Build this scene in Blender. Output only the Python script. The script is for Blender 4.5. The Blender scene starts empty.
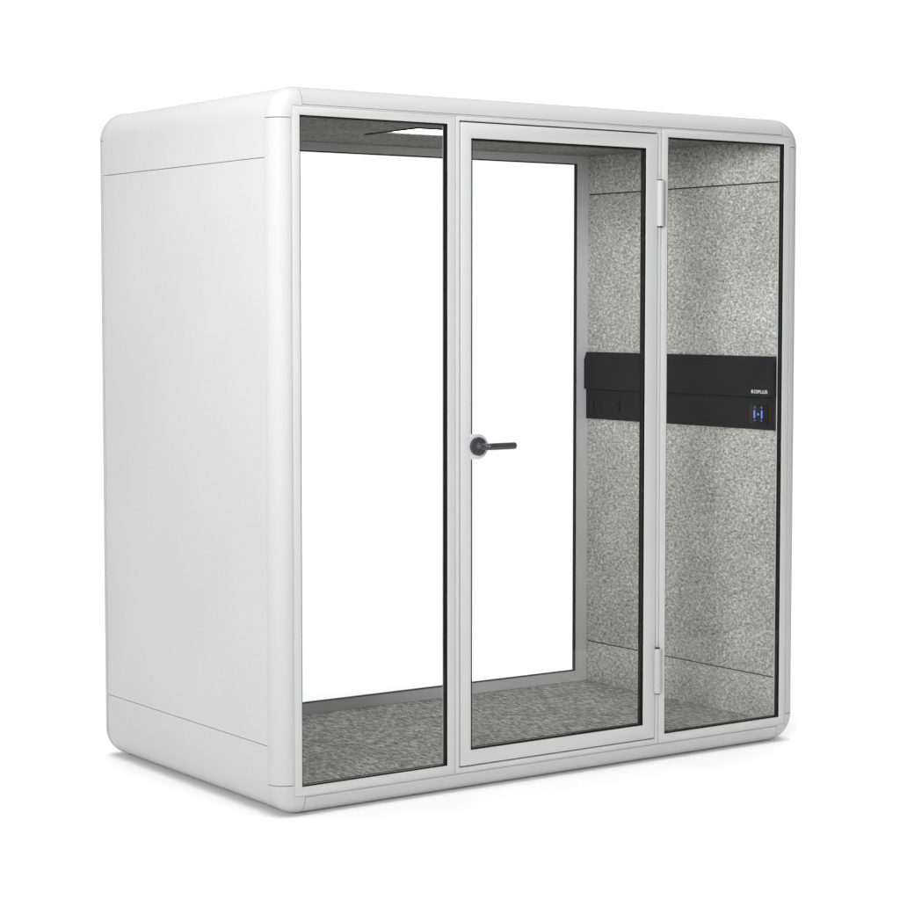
import bpy, bmesh, math, random
from mathutils import Vector, Matrix

random.seed(4)
W_DIM, KEY, TOP = .25, 66, 480
LAMP = 6.0
C = bpy.context.scene.collection
PI = math.pi

# ------------------------------------------------------------------ dimensions (metres)
XL, XR = -0.0906, 2.1430            # outer faces left / right
ZB, ZT = 0.0077, 2.2914             # outer bottom / top
RC = 0.100                          # corner radius of the shell
TO, TD = 0.0645, 0.0610             # trim: width across the front, depth
YK = 1.1897                         # rear trim begins
YR = YK + TD                        # rear face
XF, XFR = XL + TO, XR - TO          # window frames, outer rectangle
ZFB, ZFT = ZB + TO, ZT - TO
ZGB, ZGT = 0.1000, 2.2000           # fixed panes
XG1, XG2, XG3, XG4 = 0.0, 0.5583, 1.4955, 2.0509
XS, XM = 0.5899, 1.4672             # joints between the frames
XD1, XD2, ZD1, ZD2 = 0.6103, 1.4492, 0.0915, 2.2081
DG1, DG2, DZ1, DZ2 = 0.6515, 1.3974, 0.1412, 2.1579
XW, XW2 = 2.0624, -0.0114           # felt walls inside
YB = 1.1496                         # inner face of the rear frame
ZFL, ZCE = 0.0760, 2.2226           # carpet, ceiling
ZW1, ZW2 = 2.0674, 0.2399           # felt panel joints
ZS1, ZS2 = 2.0693, 0.2304           # outer panel joints

# ------------------------------------------------------------------ materials
def mat(name):
    m = bpy.data.materials.new(name); m.use_nodes = True
    nt = m.node_tree
    return m, nt, nt.nodes['Principled BSDF']

def node(nt, kind, **kw):
    n = nt.nodes.new(kind)
    for k, v in kw.items():
        if k in n.inputs: n.inputs[k].default_value = v
        else: setattr(n, k, v)
    return n

def coords(nt):
    return nt.nodes.new('ShaderNodeTexCoord').outputs['Object']

def paint(name, base, rough, grain=0.03, bump=0.05, spec=0.4):
    m, nt, p = mat(name)
    co = coords(nt)
    n1 = node(nt, 'ShaderNodeTexNoise', Scale=300.0, Detail=2.0)
    n2 = node(nt, 'ShaderNodeTexNoise', Scale=1.7, Detail=3.0)
    nt.links.new(co, n1.inputs['Vector']); nt.links.new(co, n2.inputs['Vector'])
    mx = node(nt, 'ShaderNodeMath', operation='MULTIPLY_ADD')
    mx.inputs[1].default_value = grain * 1.6; mx.inputs[2].default_value = 1 - grain * .8
    nt.links.new(n1.outputs['Fac'], mx.inputs[0])
    m2 = node(nt, 'ShaderNodeMath', operation='MULTIPLY_ADD')
    m2.inputs[1].default_value = grain; m2.inputs[2].default_value = 1 - grain * .5
    nt.links.new(n2.outputs['Fac'], m2.inputs[0])
    mm = node(nt, 'ShaderNodeMath', operation='MULTIPLY')
    nt.links.new(mx.outputs[0], mm.inputs[0]); nt.links.new(m2.outputs[0], mm.inputs[1])
    vm = node(nt, 'ShaderNodeVectorMath', operation='SCALE')
    vm.inputs[0].default_value = base
    nt.links.new(mm.outputs[0], vm.inputs['Scale'])
    nt.links.new(vm.outputs[0], p.inputs['Base Color'])
    p.inputs['Roughness'].default_value = rough
    p.inputs['Specular IOR Level'].default_value = spec
    if bump:
        b = node(nt, 'ShaderNodeBump', Strength=bump, Distance=0.001)
        nt.links.new(n1.outputs['Fac'], b.inputs['Height'])
        nt.links.new(b.outputs[0], p.inputs['Normal'])
    return m

def felt(name, dark, mid, light, scale, stretch=(1, 1, 1), bump=0.5):
    m, nt, p = mat(name)
    co = coords(nt)
    mp = node(nt, 'ShaderNodeMapping'); mp.inputs['Scale'].default_value = stretch
    nt.links.new(co, mp.inputs['Vector'])
    warp = node(nt, 'ShaderNodeTexNoise', Scale=scale * .35, Detail=2.0)
    nt.links.new(mp.outputs[0], warp.inputs['Vector'])
    wv = node(nt, 'ShaderNodeVectorMath', operation='MULTIPLY_ADD')
    wv.inputs[1].default_value = (.018, .018, .018)
    nt.links.new(warp.outputs['Color'], wv.inputs[0]); nt.links.new(mp.outputs[0], wv.inputs[2])
    n1 = node(nt, 'ShaderNodeTexNoise', Scale=scale, Detail=5.0, Roughness=.65, Distortion=.2)
    n2 = node(nt, 'ShaderNodeTexNoise', Scale=scale * 2.9, Detail=3.0, Roughness=.65, Distortion=.25)
    n3 = node(nt, 'ShaderNodeTexNoise', Scale=5.0, Detail=3.0)
    for n in (n1, n2): nt.links.new(wv.outputs[0], n.inputs['Vector'])
    nt.links.new(co, n3.inputs['Vector'])
    a = node(nt, 'ShaderNodeMath', operation='MULTIPLY'); a.inputs[1].default_value = .48
    nt.links.new(n1.outputs['Fac'], a.inputs[0])
    b = node(nt, 'ShaderNodeMath', operation='MULTIPLY_ADD'); b.inputs[1].default_value = .44
    nt.links.new(n2.outputs['Fac'], b.inputs[0]); nt.links.new(a.outputs[0], b.inputs[2])
    c = node(nt, 'ShaderNodeMath', operation='MULTIPLY_ADD'); c.inputs[1].default_value = .08
    nt.links.new(n3.outputs['Fac'], c.inputs[0]); nt.links.new(b.outputs[0], c.inputs[2])
    r = node(nt, 'ShaderNodeValToRGB')
    e = r.color_ramp.elements
    e[0].position = .39; e[0].color = (*dark, 1)
    e[1].position = .61; e[1].color = (*light, 1)
    k = e.new(.5); k.color = (*mid, 1)
    nt.links.new(c.outputs[0], r.inputs['Fac'])
    nt.links.new(r.outputs['Color'], p.inputs['Base Color'])
    p.inputs['Roughness'].default_value = .95
    p.inputs['Specular IOR Level'].default_value = .1
    bp = node(nt, 'ShaderNodeBump', Strength=bump, Distance=0.004)
    nt.links.new(c.outputs[0], bp.inputs['Height']); nt.links.new(bp.outputs[0], p.inputs['Normal'])
    return m

def plain(name, base, rough, spec=.4, metallic=0.0):
    m, nt, p = mat(name)
    n = node(nt, 'ShaderNodeTexNoise', Scale=60.0, Detail=3.0)
    nt.links.new(coords(nt), n.inputs['Vector'])
    q = node(nt, 'ShaderNodeMath', operation='MULTIPLY_ADD')
    q.inputs[1].default_value = .12; q.inputs[2].default_value = rough - .06
    nt.links.new(n.outputs['Fac'], q.inputs[0]); nt.links.new(q.outputs[0], p.inputs['Roughness'])
    p.inputs['Base Color'].default_value = (*base, 1)
    p.inputs['Specular IOR Level'].default_value = spec
    p.inputs['Metallic'].default_value = metallic
    return m

def glow(name, col, strength):
    m, nt, p = mat(name)
    p.inputs['Base Color'].default_value = (*[min(1, c) for c in col], 1)
    p.inputs['Emission Color'].default_value = (*col, 1)
    p.inputs['Emission Strength'].default_value = strength
    return m

def glass(name):
    m = bpy.data.materials.new(name); m.use_nodes = True
    nt = m.node_tree; nt.nodes.clear()
    out = nt.nodes.new('ShaderNodeOutputMaterial')
    tr = node(nt, 'ShaderNodeBsdfTransparent'); tr.inputs[0].default_value = (.996, .9965, .996, 1)
    gl = node(nt, 'ShaderNodeBsdfGlossy', Roughness=0.01)
    gl.inputs['Color'].default_value = (1, 1, 1, 1)
    lw = node(nt, 'ShaderNodeLayerWeight', Blend=0.5)
    pw = node(nt, 'ShaderNodeMath', operation='POWER'); pw.inputs[1].default_value = 5.0
    fr = node(nt, 'ShaderNodeMath', operation='MULTIPLY_ADD'); fr.inputs[1].default_value = .98; fr.inputs[2].default_value = .018
    nt.links.new(lw.outputs['Facing'], pw.inputs[0]); nt.links.new(pw.outputs[0], fr.inputs[0])
    mx = node(nt, 'ShaderNodeMixShader')
    nt.links.new(fr.outputs[0], mx.inputs[0])
    nt.links.new(tr.outputs[0], mx.inputs[1]); nt.links.new(gl.outputs[0], mx.inputs[2])
    nt.links.new(mx.outputs[0], out.inputs[0])
    return m

M = dict(
    shell=paint('white_powder_coat', (.56, .56, .56), .55, grain=.13, bump=.16, spec=.25),
    trim=paint('white_satin_paint', (.53, .53, .53), .65, grain=.04, bump=.06, spec=.12),
    frame=paint('white_frame_paint', (.57, .57, .575), .55, grain=.03, bump=.04, spec=.25),
    rear=paint('pale_grey_frame', (.56, .56, .58), .5, grain=.03, bump=.03, spec=.3),
    felt=felt('grey_felt', (.15, .15, .138), (.40, .40, .373), (.76, .76, .725), 112.0, (1, .62, 1)),
    carpet=felt('grey_carpet', (.09, .09, .082), (.285, .285, .263), (.70, .70, .65), 95.0, (.8, .26, 1), bump=.8),
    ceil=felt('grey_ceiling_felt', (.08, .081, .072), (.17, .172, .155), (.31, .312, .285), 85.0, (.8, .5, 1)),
    black=plain('black_rubber', (.005, .005, .0055), .55, spec=.15),
    panel=plain('black_panel', (.0115, .0115, .012), .58, spec=.12),
    panel2=plain('black_gloss', (.008, .0085, .009), .4, spec=.15),
    gap=plain('dark_joint', (.02, .02, .02), .8, spec=.1),
    hinge=paint('satin_hinge_paint', (.47, .47, .475), .5, grain=.03, bump=.03, spec=.3),
    neck_shine=plain('neck_highlight_metal', (.30, .30, .31), .28, spec=.5, metallic=1.0),  # paler metal, stands in for the highlight on the handle neck
    handle=plain('dark_grey_metal', (.050, .050, .053), .27, spec=.6, metallic=.15),
    white=plain('white_print', (.85, .85, .85), .5),
    led=glow('blue_led', (.11, .21, .62), .5),
    led2=glow('blue_led_dim', (.05, .07, .32), .75),
    lamp=glow('lamp_diffuser', (1, 1, .985), LAMP),
    glass=glass('clear_glass'),
    floor=plain('white_studio_paper', (.97, .97, .97), .9, spec=.0),
)

# ------------------------------------------------------------------ mesh helpers
def obj(name, bm, m, parent=None, sharp=35):
    bmesh.ops.recalc_face_normals(bm, faces=bm.faces)
    me = bpy.data.meshes.new(name); bm.to_mesh(me); bm.free()
    for p in me.polygons: p.use_smooth = True
    me.set_sharp_from_angle(angle=math.radians(sharp))
    me.materials.append(m)
    o = bpy.data.objects.new(name, me); C.objects.link(o)
    if parent: o.parent = parent
    return o

def bevel(bm, w, seg=2, ang=40):
    es = [e for e in bm.edges if len(e.link_faces) == 2 and e.calc_face_angle(0) > math.radians(ang)]
    bmesh.ops.bevel(bm, geom=es, offset=w, segments=seg, profile=.5, affect='EDGES', clamp_overlap=True)

def add_box(bm, x0, x1, y0, y1, z0, z1):
    v = [bm.verts.new((x, y, z)) for x in (x0, x1) for y in (y0, y1) for z in (z0, z1)]
    for f in ((0, 1, 3, 2), (4, 6, 7, 5), (0, 4, 5, 1), (2, 3, 7, 6), (0, 2, 6, 4), (1, 5, 7, 3)):
        bm.faces.new([v[i] for i in f])

def box(x0, x1, y0, y1, z0, z1, bev=0):
    bm = bmesh.new(); add_box(bm, x0, x1, y0, y1, z0, z1)
    if bev: bmesh.ops.recalc_face_normals(bm, faces=bm.faces); bevel(bm, bev)
    return bm

def rect(x0, x1, z0, z1): return [(x0, z0), (x1, z0), (x1, z1), (x0, z1)]

def add_frame(bm, outer, inner, y0, y1):
    """a closed frame between two rectangles (x, z), from y0 to y1"""
    L = []
    for y in (y0, y1):
        L.append([bm.verts.new((x, y, z)) for x, z in outer])
        L.append([bm.verts.new((x, y, z)) for x, z in inner])
    of, inf, ob, ib = L
    for i in range(4):
        j = (i + 1) % 4
        bm.faces.new((of[i], of[j], inf[j], inf[i]))
        bm.faces.new((ob[j], ob[i], ib[i], ib[j]))
        bm.faces.new((of[j], of[i], ob[i], ob[j]))
        bm.faces.new((inf[i], inf[j], ib[j], ib[i]))

def frame(outer, inner, y0, y1, bev=0.0012):
    bm = bmesh.new(); add_frame(bm, outer, inner, y0, y1)
    bmesh.ops.recalc_face_normals(bm, faces=bm.faces)
    if bev: bevel(bm, bev)
    return bm

def prism_y(poly, y0, y1):
    bm = bmesh.new()
    a = [bm.verts.new((x, y0, z)) for x, z in poly]; b = [bm.verts.new((x, y1, z)) for x, z in poly]
    n = len(poly)
    bm.faces.new(a); bm.faces.new(b[::-1])
    for i in range(n):
        j = (i + 1) % n; bm.faces.new((a[i], b[i], b[j], a[j]))
    bmesh.ops.recalc_face_normals(bm, faces=bm.faces)
    return bm

def add_lathe(bm, c, axis, prof, n=40):
    """prof: (radius, distance along axis) from c; ends closed"""
    axis = Vector(axis).normalized()
    u = axis.orthogonal().normalized(); w = axis.cross(u)
    rings = []
    for r, h in prof:
        rings.append([bm.verts.new(Vector(c) + axis * h + (u * math.cos(2*PI*k/n) + w * math.sin(2*PI*k/n)) * r) for k in range(n)])
    for a, b in zip(rings, rings[1:]):
        for k in range(n):
            bm.faces.new((a[k], a[(k+1) % n], b[(k+1) % n], b[k]))
    bm.faces.new(rings[0][::-1]); bm.faces.new(rings[-1])

def add_tube(bm, pts, radii, n=20, flat=1.0):
    """tube along pts in a horizontal plane; flat scales its thickness across y"""
    rings = []
    for i, p in enumerate(pts):
        p = Vector(p)
        d = (Vector(pts[min(i+1, len(pts)-1)]) - Vector(pts[max(i-1, 0)])).normalized()
        side = Vector((0, 0, 1)).cross(d).normalized()
        r = radii[i]
        rings.append([bm.verts.new(p + Vector((0, 0, 1)) * math.cos(2*PI*k/n) * r + side * math.sin(2*PI*k/n) * r * flat) for k in range(n)])
    for a, b in zip(rings, rings[1:]):
        for k in range(n):
            bm.faces.new((a[k], a[(k+1) % n], b[(k+1) % n], b[k]))
    bm.faces.new(rings[0][::-1]); bm.faces.new(rings[-1])

# ------------------------------------------------------------------ the pod
pod = bpy.data.objects.new('office_pod', None); C.objects.link(pod)
pod.location = (0, 0, 0)
pod.empty_display_size = .3
pod['label'] = 'white rounded acoustic office booth with three glass front panels, grey felt inside'
pod['category'] = 'office booth'

# trim: quarter round profile along the front and rear edges
NT = 14
EDGE = TO - .0062
G = .0011                                             # half the joint between trim pieces
def profile():
    out = [(EDGE * (1 - math.cos(t)), TD * (1 - math.sin(t))) for t in [PI/2 * k / NT for k in range(NT + 1)]]
    return out
def trim_bar(p0, p1, inward, ysgn, y_origin):
    """straight trim from p0 to p1 (x, z); inward = unit vector to the middle"""
    pr = profile() + [(EDGE, .010), (.030, .036), (.012, TD)]
    bm = bmesh.new()
    rows = []
    for p in (p0, p1):
        rows.append([bm.verts.new((p[0] + inward[0]*o, y_origin + ysgn*y, p[1] + inward[1]*o)) for o, y in pr])
    n = len(pr)
    for i in range(n):
        j = (i + 1) % n; bm.faces.new((rows[0][i], rows[0][j], rows[1][j], rows[1][i]))
    bm.faces.new(rows[0]); bm.faces.new(rows[1][::-1])
    return bm
def trim_corner(c, sx, sz, ysgn, y_origin):
    """corner piece; c = centre of the corner arc, sx, sz = outward signs"""
    pr = [(o, y, 0) for o, y in profile()] + [(TO - .0008, 0, 1), (TO - .0008, .012, 1), (.030, .036, 0), (.012, TD, 0)]
    NA = 20
    bm = bmesh.new(); rows = []
    for k in range(NA + 1):
        a = PI/2 * k / NA
        ca, sa = math.cos(a), math.sin(a)
        row = []
        for o, y, sq in pr:
            edge = (RC - TO + .0008) / max(ca, sa)          # the square corner of the frames
            r = edge if sq else max(RC - o, edge)
            row.append(bm.verts.new((c[0] + sx*ca*r, y_origin + ysgn*y, c[1] + sz*sa*r)))
        rows.append(row)
    n = len(pr)
    for a, b in zip(rows, rows[1:]):
        for i in range(n):
            j = (i + 1) % n; bm.faces.new((a[i], a[j], b[j], b[i]))
    bm.faces.new(rows[0]); bm.faces.new(rows[-1][::-1])
    return bm
for ysgn, y0 in ((1, 0.0), (-1, YR)):
    x0, x1, z0, z1 = XL + RC, XR - RC, ZB + RC, ZT - RC
    d = 2 * G
    obj('edge_trim', trim_bar((XL, z0 + d), (XL, z1 - d), (1, 0), ysgn, y0), M['trim'], pod)
    obj('edge_trim', trim_bar((XR, z0 + d), (XR, z1 - d), (-1, 0), ysgn, y0), M['trim'], pod)
    obj('edge_trim', trim_bar((x0 + d, ZT), (x1 - d, ZT), (0, -1), ysgn, y0), M['trim'], pod)
    obj('edge_trim', trim_bar((x0 + d, ZB), (x1 - d, ZB), (0, 1), ysgn, y0), M['trim'], pod)
    for cx, sx in ((x0, -1), (x1, 1)):
        for cz, sz in ((z0, -1), (z1, 1)):
            obj('corner_trim', trim_corner((cx, cz), sx, sz, ysgn, y0), M['trim'], pod)
    # dark backing behind the joints, and the recessed strip round the frames
    ya, yb = (.022, .052) if ysgn == 1 else (YR - .052, YR - .022)
    bm = bmesh.new()
    add_frame(bm, rect(XL + .043, XR - .043, ZB + .043, ZT - .043), rect(XF - .001, XFR + .001, ZFB - .001, ZFT + .001), ya, yb)
    obj('joint_backing', bm, M['gap'], pod)
    ya, yb = (.0022, .013) if ysgn == 1 else (YR - .013, YR - .0022)
    obj('inner_trim', frame(rect(XL + EDGE + .0012, XR - EDGE - .0012, ZB + EDGE + .0012, ZT - EDGE - .0012),
                            rect(XF - .0006, XFR + .0006, ZFB - .0006, ZFT + .0006), ya, yb, .0005), M['frame'], pod)

# shell: roof cap, side panels, base
I = .0017                                             # shell sits just inside the trim
SY0, SY1 = TD + .0020, YK - .0020
def arc(cx, cz, r, a0, a1, n=18):
    return [(cx + r*math.cos(math.radians(a0 + (a1-a0)*k/n)), cz + r*math.sin(math.radians(a0 + (a1-a0)*k/n))) for k in range(n + 1)]
xl, xr, zb, zt = XL + I, XR - I, ZB + I, ZT - I
TH = .026; rr = RC - I
J = .0010
def cap(zj, top):
    s = 1 if top else -1
    z_out = zt if top else zb
    zc = z_out - s*rr
    o = [(xl, zj)] + (arc(xl+rr, zc, rr, 180, 90) if top else arc(xl+rr, zc, rr, 180, 270))
    o += (arc(xr-rr, zc, rr, 90, 0) if top else arc(xr-rr, zc, rr, 270, 360)) + [(xr, zj)]
    ri = rr - TH
    i = [(xl+TH, zj)] + (arc(xl+rr, zc, ri, 180, 90) if top else arc(xl+rr, zc, ri, 180, 270))
    i += (arc(xr-rr, zc, ri, 90, 0) if top else arc(xr-rr, zc, ri, 270, 360)) + [(xr-TH, zj)]
    n = len(o)
    bm = bmesh.new()
    R = [[bm.verts.new((x, y, z)) for x, z in loop] for loop in (o, i) for y in (SY0, SY1)]
    o0, o1, i0, i1 = R
    for k in range(n - 1):
        bm.faces.new((o0[k], o0[k+1], o1[k+1], o1[k])); bm.faces.new((i0[k+1], i0[k], i1[k], i1[k+1]))
        bm.faces.new((o0[k+1], o0[k], i0[k], i0[k+1])); bm.faces.new((o1[k], o1[k+1], i1[k+1], i1[k]))
    for k in (0, n - 1):
        bm.faces.new((o0[k], o1[k], i1[k], i0[k]))
    return bm
obj('roof_shell', cap(ZS1 + J, True), M['shell'], pod)
obj('base_shell', cap(ZS2 - J, False), M['shell'], pod)
obj('side_panel', box(xl, xl + TH, SY0, SY1, ZS2 + J, ZS1 - J), M['shell'], pod)
obj('side_panel', box(xr - TH, xr, SY0, SY1, ZS2 + J, ZS1 - J), M['shell'], pod)
# dark liner just behind the shell, so that joints read as shadow gaps
for xa in (xl + .004 + TH, xr - .010 - TH):
    obj('shell_liner', box(xa, xa + .006, SY0, SY1, ZB + .11, ZT - .11), M['gap'], pod)

# ---- front: two fixed windows
LIP = .0026
def glazing(parent, x0, x1, z0, z1, lip, depth=.0215):
    """black gasket lining the opening and the pane held in it"""
    bm = bmesh.new()
    o = rect(x0 + .0002, x1 - .0002, z0 + .0002, z1 - .0002)
    zl = max(lip, .0045)
    add_frame(bm, o, rect(x0 + lip, x1 - lip, z0 + zl, z1 - zl), .0020, .0125)
    add_frame(bm, o, rect(x0 + lip + .0012, x1 - lip - .0012, z0 + zl + .0012, z1 - zl - .0012), .0126, depth)
    obj('gasket', bm, M['black'], parent)
    e = lip + .0004
    obj('glass_pane', box(x0 + e, x1 - e, .0062, .0122, z0 + zl + .0004, z1 - zl - .0004), M['glass'], parent)
FD = .031
for x0, x1, g0, g1 in ((XF, XS - .0009, XG1, XG2), (XM + .0014, XFR, XG3, XG4)):
    w = obj('fixed_window', frame(rect(x0, x1, ZFB, ZFT), rect(g0, g1, ZGB, ZGT), 0, FD), M['frame'], pod)
    glazing(w, g0, g1, ZGB, ZGT, LIP)

# ---- door surround and door
dg = .0048
jamb = obj('door_frame', frame(rect(XS + .0009, XM - .0014, ZFB, ZFT), rect(XD1 - dg, XD2 + dg, ZD1 - dg, ZD2 + dg), 0, FD), M['frame'], pod)
bm = bmesh.new()
add_frame(bm, rect(XD1 - dg + .0003, XD2 + dg - .0003, ZD1 - dg + .0003, ZD2 + dg - .0003), rect(XD1 + .018, XD2 - .018, ZD1 + .018, ZD2 - .018), .026, .034)
obj('door_seal', bm, M['gap'], jamb)
door = obj('door', frame(rect(XD1, XD2, ZD1, ZD2), rect(DG1, DG2, DZ1, DZ2), -.0012, .024, .0016), M['frame'], pod)
glazing(door, DG1, DG2, DZ1, DZ2, .0062)
# handle plate: tab of the stile with a round end
px, pz, prr = .6790, 1.1497, .0415
poly = [(DG1 - .0045, pz - prr), (px, pz - prr)] + [(px + prr*math.cos(a), pz + prr*math.sin(a)) for a in [(-PI/2 + PI*k/24) for k in range(1, 24)]] + [(px, pz + prr), (DG1 - .0045, pz + prr)]
bm = prism_y(poly, -.0017, .0012); bevel(bm, .0005, 2, 50)
obj('handle_plate', bm, M['frame'], door)
hx, hz = .6740, 1.1512
bm = bmesh.new()
add_lathe(bm, (hx, -.0046, hz), (0, -1, 0), [(.0305, 0), (.0305, .0085), (.0297, .0098), (.0280, .0104)], 48)
obj('handle_rose', bm, M['handle'], door)
bm = bmesh.new()
add_lathe(bm, (hx, -.0150, hz), (0, -1, 0), [(.0130, 0), (.0125, .004), (.0108, .007), (.0108, .022)], 32)
obj('handle_neck', bm, M['neck_shine'], door)
bm = bmesh.new()
y1 = -.0500
pts, rad = [], []
for k in range(9):
    a = PI/2 * k / 8
    pts.append((hx - .002 + .016*math.sin(a) - .006*(1-math.sin(a)), y1 + .012*math.cos(a), hz)); rad.append(.0100 + .0012*math.sin(a))
for x in (.71, .74, .77, .7925): pts.append((x, y1 - .0002, hz)); rad.append(.0113)
for k in range(1, 7):
    a = PI/2 * k / 6.3
    pts.append((.7925 + .0065*math.sin(a), y1 - .0002, hz)); rad.append(.0113 * (1 - .55*(1-math.cos(a))))
add_tube(bm, pts, rad, 24, .72)
obj('door_handle', bm, M['handle'], door)
# hinges
for z0, z1 in ((1.8899, 2.0481), (.2505, .4091)):
    bm = bmesh.new()
    add_lathe(bm, (1.4556, -.0065, z0), (0, 0, 1), [(.0118, 0), (.0132, .0012), (.0132, z1-z0-.0012), (.0118, z1-z0)], 36)
    add_box(bm, 1.4450, 1.4662, -.0030, -.0016, z0 + .003, z1 - .003)
    obj('hinge', bm, M['hinge'], door)
    for zz in (z0 - .0035, z1 + .0005):
        bm = bmesh.new()
        add_lathe(bm, (1.4556, -.0050, zz), (0, 0, 1), [(.0095, 0), (.0095, .003)], 24)
        obj('hinge_pin', bm, M['gap'], door)

# ---- rear window
rw = bmesh.new()
RI = rect(.0451, 2.0059, .1183, 2.1911)
add_frame(rw, rect(XW2 - .03, XW + .03, ZFL - .02, ZCE + .002), RI, YB, YB + .0150)
add_frame(rw, rect(XF, XFR, ZFB, ZFT), rect(XF + .007, XFR - .007, ZFB + .007, ZFT - .007), YB + .0275, YR - .002)
rear = obj('rear_window', rw, M['rear'], pod)
bm = bmesh.new()
add_frame(bm, rect(.0453, 2.0057, .1185, 2.1909), rect(.0451 + .0058, 2.0059 - .0058, .1183 + .0045, 2.1911 - .0045), YB + .0015, YB + .0148)
obj('gasket', bm, M['black'], rear)
obj('glass_pane', box(.0285, 2.0225, YB + .0155, YB + .0225, .1017, 2.2077), M['glass'], rear)

# ---- inside: felt walls in three panels each, ceiling, carpet
JW = .0024
for xa, xb in ((XW, XW + .032), (XW2 - .032, XW2)):
    for z0, z1 in ((ZFL, ZW2 - JW), (ZW2 + JW, ZW1 - JW), (ZW1 + JW, ZCE)):
        obj('felt_panel', box(xa, xb, FD + .002, YB - .0005, z0, z1, .0015), M['felt'], pod)
    s = 1 if xa > 1 else -1
    e = sorted((xa + s*.006 if s > 0 else xb - .006, xa + s*.030 if s > 0 else xb - .030))
    for zz in (ZW1, ZW2):
        obj('felt_joint', box(e[0], e[1], FD + .003, YB - .001, zz - JW + .0001, zz + JW - .0001), M['gap'], pod)
LX0, LX1, LY0, LY1 = .716, 1.335, .405, .650
bm = bmesh.new()
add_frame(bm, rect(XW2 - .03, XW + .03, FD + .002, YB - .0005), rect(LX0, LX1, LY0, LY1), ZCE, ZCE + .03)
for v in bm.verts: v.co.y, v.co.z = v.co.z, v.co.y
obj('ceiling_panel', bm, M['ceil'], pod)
lamp = obj('ceiling_light', box(LX0 + .0005, LX1 - .0005, LY0 + .0005, LY1 - .0005, ZCE + .004, ZCE + .030), M['lamp'], pod)
bm = bmesh.new()
add_box(bm, LX0 - .011, LX0, LY0 - .011, LY1 + .075, ZCE - .0045, ZCE - .0002)
add_box(bm, LX0, LX1, LY0 - .011, LY0, ZCE - .0045, ZCE - .0002)
obj('light_bezel', bm, M['gap'], lamp)
obj('carpet', box(XW2 - .03, XW + .03, FD + .002, YB - .0005, ZFL - .03, ZFL), M['carpet'], pod)

# ---- black control strip on the right felt wall
PY0, PY1 = FD + .003, YB - .0018
prof = [(XW - .0005, 1.1565), (XW - .0085, 1.1575), (XW - .0085, 1.2755), (XW - .0068, 1.2762), (XW - .0068, 1.2782),
        (XW - .0195, 1.2790), (XW - .0205, 1.2805), (XW - .0205, 1.3980), (XW - .0195, 1.4010), (XW - .0090, 1.4288), (XW - .0005, 1.4291)]
bm = prism_y(prof, PY0, PY1)
strip = obj('control_strip', bm, M['panel'], pod, 25)
bm = box(XW - .0110, XW - .0085, .0765, .1735, 1.1775, 1.2540, .0008)
screen = obj('touch_screen', bm, M['panel2'], strip)
def leds(items, m, name):
    for y, z, h, v in items: obj(name, box(XW - .0118, XW - .0111, y - h, y + h, z - v, z + v), m, screen)
leds([(.1460, 1.2140, .0036, .0145), (.1068, 1.2140, .0036, .0145), (.1262, 1.2140, .0040, .0042)], M['led'], 'display_icon')
leds([(.1445, 1.2388, .0036, .0038), (.1085, 1.2388, .0036, .0038), (.1445, 1.1910, .0036, .0034), (.1085, 1.1910, .0036, .0034)], M['led2'], 'display_icon')
# power socket: rim, flap and two slots
bm = bmesh.new()
def rrect(y0, y1, z0, z1, r, n=6):
    out = []
    for cy, cz, a0 in ((y1-r, z1-r, 0), (y0+r, z1-r, 90), (y0+r, z0+r, 180), (y1-r, z0+r, 270)):
        out += [(cy + r*math.cos(math.radians(a0 + 90*k/n)), cz + r*math.sin(math.radians(a0 + 90*k/n))) for k in range(n+1)]
    return out
oo, ii = rrect(.934, 1.098, 1.1905, 1.2390, .008), rrect(.9385, 1.0935, 1.1945, 1.2350, .006)
xs_ = (XW - .0120, XW - .0085)
R = [[bm.verts.new((x, y, z)) for y, z in lp] for lp in (oo, ii) for x in xs_]
n = len(oo)
for k in range(n):
    j = (k + 1) % n
    bm.faces.new((R[0][k], R[0][j], R[2][j], R[2][k])); bm.faces.new((R[0][j], R[0][k], R[1][k], R[1][j]))
    bm.faces.new((R[2][k], R[2][j], R[3][j], R[3][k]))
sock = obj('power_socket', bm, M['panel2'], strip)
bm = bmesh.new()
add_box(bm, XW - .0105, XW - .0088, .9480, 1.0410, 1.1985, 1.2310)
obj('socket_flap', bm, M['panel'], sock)
for y in (1.079, 1.052): obj('socket_slot', box(XW - .0112, XW - .0088, y - .004, y + .004, 1.1990, 1.2300), M['gap'], sock)
# printed name on the upper half of the strip
cu = bpy.data.curves.new('logo', 'FONT'); cu.body = 'KOPLUS'; cu.size = 1; cu.extrude = .01; cu.offset = .012; cu.space_character = 1.12
to = bpy.data.objects.new('logo', cu); C.objects.link(to)
bpy.context.view_layer.update()
me = bpy.data.meshes.new_from_object(to.evaluated_get(bpy.context.evaluated_depsgraph_get()))
bpy.data.objects.remove(to); bpy.data.curves.remove(cu)
xsv = [v.co.x for v in me.vertices]; ysv = [v.co.y for v in me.vertices]
w, h = max(xsv) - min(xsv), max(ysv) - min(ysv)
for v in me.vertices:
    a, b, c = (v.co.x - min(xsv)) / w, (v.co.y - min(ysv)) / h, v.co.z
    v.co = Vector((XW - .0209 - c*.02, .1530 - a*.0850, 1.2915 + b*.0128))
me.materials.append(M['white'])
lo = bpy.data.objects.new('logo', me); C.objects.link(lo); lo.parent = strip

# ------------------------------------------------------------------ studio floor
bm = bmesh.new()
bmesh.ops.create_grid(bm, x_segments=1, y_segments=1, size=3)
fl = obj('floor', bm, M['floor']); fl.location = (1, .9, ZB - .002)
fl['kind'] = 'structure'

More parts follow.
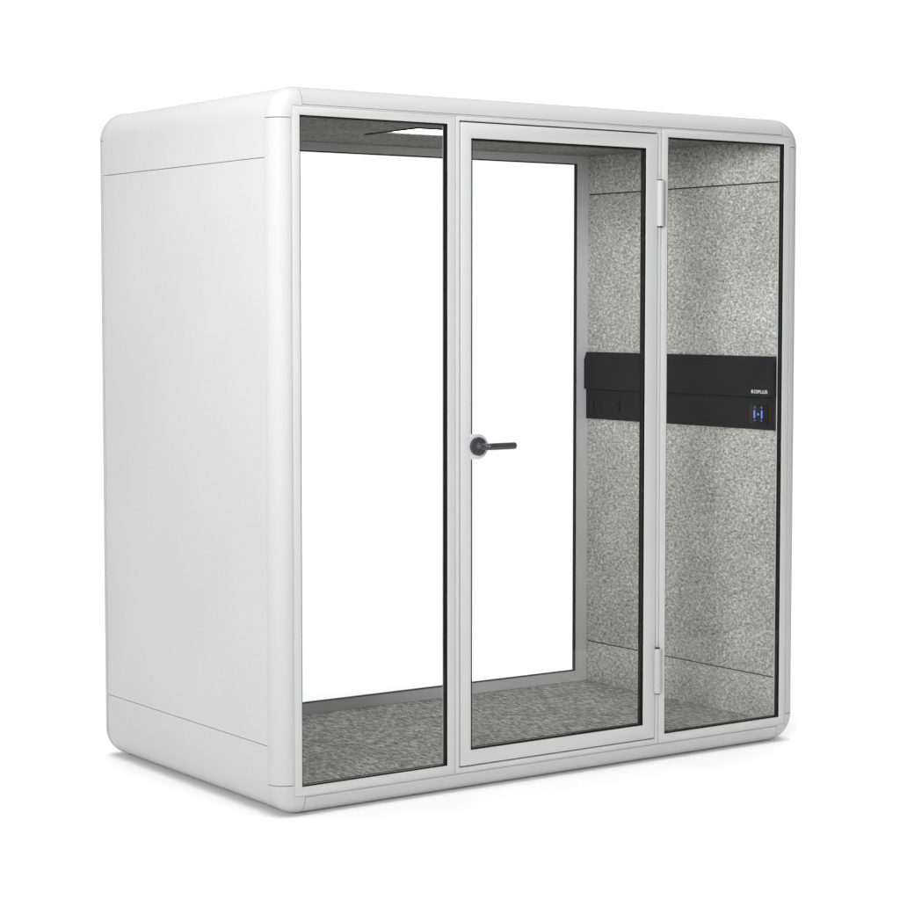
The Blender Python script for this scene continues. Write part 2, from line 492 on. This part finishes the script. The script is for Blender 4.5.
# ------------------------------------------------------------------ light
w = bpy.data.worlds.new('World'); bpy.context.scene.world = w; w.use_nodes = True
nt = w.node_tree
bg = nt.nodes['Background']; bg.inputs['Strength'].default_value = 1.0
# made-up surround: white ahead, dimmed behind the camera and overhead to shape the light
gen = nt.nodes.new('ShaderNodeTexCoord').outputs['Generated']
def ramp(axis, lo, hi):
    d = node(nt, 'ShaderNodeVectorMath', operation='DOT_PRODUCT'); d.inputs[1].default_value = axis
    nt.links.new(gen, d.inputs[0])
    r = node(nt, 'ShaderNodeMapRange', interpolation_type='SMOOTHSTEP')
    r.inputs['From Min'].default_value, r.inputs['From Max'].default_value = lo, hi
    nt.links.new(d.outputs['Value'], r.inputs['Value'])
    return r.outputs[0]
a = ramp((math.sin(.61), math.cos(.61), 0), -.05, .40)      # ahead
b = ramp((0, 0, -1), -.75, -.35)                            # not overhead
m_ = node(nt, 'ShaderNodeMath', operation='MULTIPLY')
nt.links.new(a, m_.inputs[0]); nt.links.new(b, m_.inputs[1])
lv = node(nt, 'ShaderNodeMapRange'); lv.inputs['To Min'].default_value = W_DIM; lv.inputs['To Max'].default_value = 1.10
nt.links.new(m_.outputs[0], lv.inputs['Value'])
nt.links.new(lv.outputs[0], bg.inputs['Color'])
def area(name, loc, target, size, power, spread=180):
    l = bpy.data.lights.new(name, 'AREA'); l.shape = 'RECTANGLE'; l.size, l.size_y = size; l.energy = power
    l.spread = math.radians(spread)
    o = bpy.data.objects.new(name, l); C.objects.link(o); o.location = loc
    o.rotation_euler = (Vector(target) - Vector(loc)).to_track_quat('-Z', 'Y').to_euler()
    return o
area('key_softbox', (-5.4, -4.9, 2.75), (.8, .3, 2.3), (2.4, 2.0), KEY, 50)
area('floor_whitening_light', (1.0, 1.5, 8.0), (1.0, 1.501, 0), (14, 14), TOP, 70)  # added lamp, burns the floor out to white

# ------------------------------------------------------------------ camera
yaw, pitch, roll = 0.612339261, 0.0643487079, 0.00024277
f = Vector((math.sin(yaw)*math.cos(pitch), math.cos(yaw)*math.cos(pitch), -math.sin(pitch)))
rt = Vector((math.cos(yaw), -math.sin(yaw), 0)); up = rt.cross(f)
rt, up = math.cos(roll)*rt + math.sin(roll)*up, -math.sin(roll)*rt + math.cos(roll)*up
cam = bpy.data.cameras.new('camera'); co = bpy.data.objects.new('camera', cam); C.objects.link(co)
mw = Matrix((rt, up, -f)).transposed().to_4x4(); mw.translation = (-3.47547161, -5.75521214, 1.59569384)
co.matrix_world = mw
cam.sensor_width = 36; cam.lens = 2157.69809 / 900 * 36
cam.clip_start = .1; cam.clip_end = 1000
sc = bpy.context.scene
sc.camera = co
sc.view_settings.view_transform = 'Standard'; sc.view_settings.look = 'None'
sc.view_settings.exposure = 0; sc.view_settings.gamma = 1
sc.cycles.max_bounces = 10; sc.cycles.transparent_max_bounces = 24
sc.cycles.use_denoising = True
